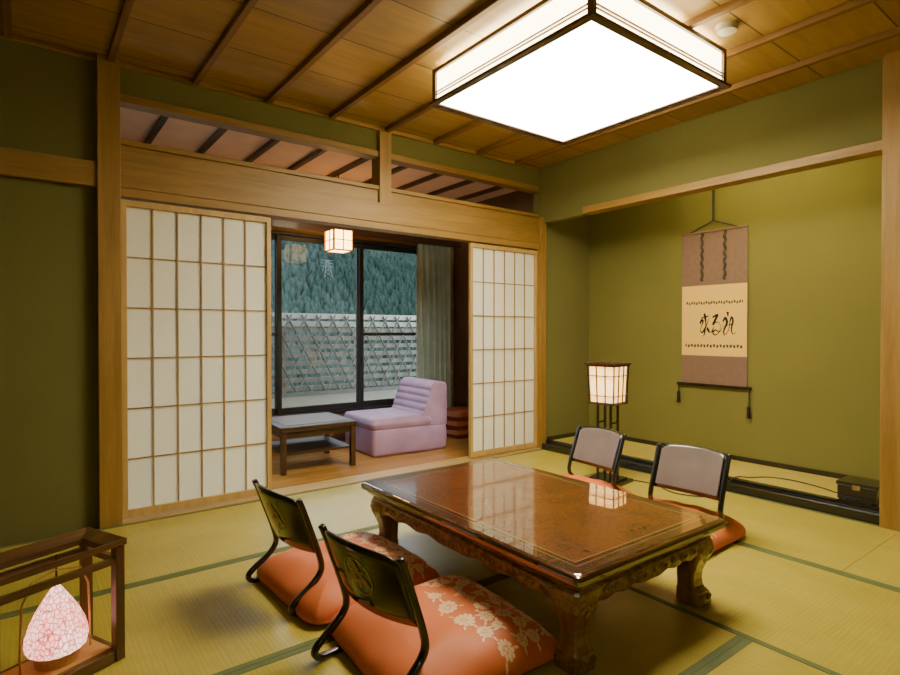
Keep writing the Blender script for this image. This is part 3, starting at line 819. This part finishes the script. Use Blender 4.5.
def mk_pink():
    m,nt,b=new_mat('pink_paper_shade')
    v=coords(nt,(1,1,.6))
    vo=N(nt,'ShaderNodeTexVoronoi',feature='DISTANCE_TO_EDGE'); vo.inputs['Scale'].default_value=85; nt.links.new(v,vo.inputs['Vector'])
    mr=N(nt,'ShaderNodeMapRange'); mr.inputs[1].default_value=.02; mr.inputs[2].default_value=.14; mr.inputs[3].default_value=.95; mr.inputs[4].default_value=0
    nt.links.new(vo.outputs['Distance'],mr.inputs[0])
    n=noise(nt,v,14,3)
    c=ramp(nt,n,[(.35,(1,.34,.28)),(.62,(1,.62,.50))])
    c=mixc(nt,mr.outputs[0],c,(.34,.030,.030))
    nt.links.new(c,b.inputs['Emission Color']); b.inputs['Emission Strength'].default_value=3.3
    b.inputs['Base Color'].default_value=(.2,.07,.05,1)
    return m
M_PINK=mk_pink()
m=MB(); prof=[(.068,0),(.078,.008),(.083,.028),(.081,.052),(.073,.083),(.058,.118),(.040,.150),(.024,.176),(.011,.197),(.003,.216)]
SG=96
m.loft([[Vector((ox+r*(1+.02*math.cos(16*2*math.pi*k/SG))*math.cos(2*math.pi*k/SG),r*(1+.02*math.cos(16*2*math.pi*k/SG))*math.sin(2*math.pi*k/SG),z+.078)) for k in range(SG)] for r,z in prof])
m.obj('lamp_shade',M_PINK,parent=ln,smooth=True)

# ---------------------------------------------------------------- sunroom furniture
M_LAV=plain('lavender_upholstery',(.42,.27,.47),.6,bmp=.15,bscale=200)
lc=empty('lounge_chair',(2.74,4.45,0),rot=math.radians(-4),label='low armless lavender upholstered lounge chair beside the window',category='lounge chair')
def rbox(x0,x1,y0,y1,z0,z1,r=.05,slant=0):
    m=MB(); rings=[]
    cx,cy=(x0+x1)/2,(y0+y1)/2; ax,by=(x1-x0)/2,(y1-y0)/2
    zs=[(z0,.6*r),(z0+.3*r,.15*r),(z0+r,0)]+[(z0+r+(z1-z0-2*r)*k/3,-.006*math.sin(math.pi*k/3)) for k in (1,2)]+[(z1-r,0),(z1-.45*r,.14*r),(z1-.12*r,.45*r),(z1,1.0*r)]
    for z,o in zs:
        sh=slant*(z-z0)/(z1-z0)
        rings.append([v+Vector((cx+sh,cy,0)) for v in rr(ax-o,by-o,z,r=r)])
    m.loft(rings); return m
rbox(-.37,.375,-.305,.305,.0,.24,.03).obj('base',M_LAV,parent=lc,smooth=True)
rbox(-.385,.22,-.31,.31,.225,.33,.035).obj('seat_cushion',M_LAV,parent=lc,smooth=True)
fr=[]
for k in range(33):
    t=k/32; z=.30+.30*t; x=.11+.115*t-.009*abs(math.sin(t*math.pi*5)); fr.append((x,z))
prof=[(.12,.22)]+fr+[(.245,.618),(.27,.622),(.34,.618),(.365,.605),(.378,.58),(.382,.40),(.378,.22)]
m=MB(); rings=[]
for y,s_ in ((-.305,.93),(-.298,.975),(-.28,1),(-.1,1.005),(.1,1.005),(.28,1),(.298,.975),(.305,.93)):
    rings.append([Vector((.25+(x-.25)*s_,y,.4+(z-.4)*s_)) for x,z in prof])
m.loft(rings); m.obj('backrest',M_LAV,parent=lc,smooth=False)

ct=empty('coffee_table',(1.83,4.34,0),rot=math.radians(-3),label='small square dark wood coffee table with lower shelf',category='coffee table')
M_CT=wood('coffee_table_wood',(.025,.011,.006),(.055,.024,.011),'X',.4,.15)
m=MB(); m.box(-.31,.31,-.30,.30,.32,.36); m.obj('table_top',M_CT,parent=ct,bevel=.006)
MB().box(-.25,.25,-.24,.24,.36,.3625).obj('top_inlay',wood('inlay',(.07,.032,.012),(.13,.06,.022),'X',.45,.1),parent=ct)
for sx in (-1,1):
    for sy in (-1,1):
        MB().box(sx*.28-.02,sx*.28+.02,sy*.27-.02,sy*.27+.02,0,.32).obj('leg',M_DARKWZ,parent=ct,bevel=.003)
m=MB(); m.box(-.26,.26,-.275,-.255,.27,.32); m.box(-.26,.26,.255,.275,.27,.32); m.box(-.285,-.265,-.25,.25,.27,.32); m.box(.265,.285,-.25,.25,.27,.32); m.obj('apron',M_CT,parent=ct)
MB().box(-.275,.275,-.265,.265,.14,.158).obj('shelf',M_CT,parent=ct)

pl=empty('pendant_lamp',(2.22,4.55,2.46),label='small cube paper pendant lamp with wooden frame glowing warm',category='pendant lamp')
zb=-.68; h=.19; a=.09
m=MB(); m.tube([(0,0,0),(0,0,zb+h)],.005,6); m.obj('cord',M_BLACKM,parent=pl)
m=MB(); m.box(-a+.006,a-.006,-a+.006,a-.006,zb+.006,zb+h-.006); m.obj('lamp_shade',emissive('pendant_paper',(1,.50,.12),14,var=.05),parent=pl)
m=MB(); t=.007
for sx in (-1,1):
    for sy in (-1,1): m.box(sx*a-t,sx*a+t,sy*a-t,sy*a+t,zb,zb+h)
for z in (zb,zb+h-.012,zb+h/2-.004):
    hh=.012 if z!=zb+h/2-.004 else .007
    for sg in (-1,1):
        y0,y1=sorted((sg*a,sg*(a-.008))); m.box(-a,a,y0,y1,z,z+hh); m.box(y0,y1,-a,a,z,z+hh)
m.box(-.004,.004,-a-.002,-a+.006,zb,zb+h); m.box(-a-.002,-a+.006,-.004,.004,zb,zb+h)
m.obj('lamp_frame',wood('pendant_wood',(.30,.13,.03),(.42,.20,.06),'Z'),parent=pl)

M_CURT=plain('curtain_fabric',(.35,.45,.42),.9,bmp=.2,bscale=300)
def curtain(x0,x1,y,z0,z1,folds,name='curtain'):
    m=MB(); n=folds*12; rings=[]
    for z in np.linspace(z0,z1,8):
        r=[]
        amp=.032*(1-.25*(z-z0)/(z1-z0))
        for k in range(n+1):
            u=k/n; r.append(Vector((x0+(x1-x0)*u+.006*math.sin(z*3+u*9),y+amp*math.sin(u*folds*2*math.pi)+.006*math.sin(u*31+z*2),z)))
        rings.append(r)
    m.loft(rings,close=False); return m
o=curtain(3.30,3.74,4.92,.03,2.02,6).obj('curtain',M_CURT,smooth=True,label='grey green pleated curtain drawn beside the window',category='curtain')
s_=o.modifiers.new('solid','SOLIDIFY'); s_.thickness=.004
trim(41,[(.1,3.86,4.90,4.94,2.03,2.06),(XL,3.86,4.885,4.895,2.0,2.09)],M_DARKW)
M_RUST=plain('rust_fabric',(.34,.085,.025),.8,bmp=.2,bscale=200)
for k in range(3):
    rbox(-.22,.22,-.22,.22,0,.085,.04).obj('floor_cushion_spare',M_RUST,loc=(3.635,4.62,.001+k*.087),rot=.02*k,smooth=True,label='rust orange cushion stacked on the sunroom floor',category='cushion',group='spare cushions in the sunroom')

# ---------------------------------------------------------------- world
wd=bpy.data.worlds.new('world'); SC.world=wd; wd.use_nodes=True
bg=wd.node_tree.nodes['Background']
tc=N(wd.node_tree,'ShaderNodeTexCoord'); sp=N(wd.node_tree,'ShaderNodeSeparateXYZ'); wd.node_tree.links.new(tc.outputs['Generated'],sp.inputs[0])
wd.node_tree.links.new(ramp(wd.node_tree,sp.outputs[2],[(.0,(.86,.93,.98)),(.6,(.76,.87,1.0))]),bg.inputs[0])
bg.inputs[1].default_value=7.0
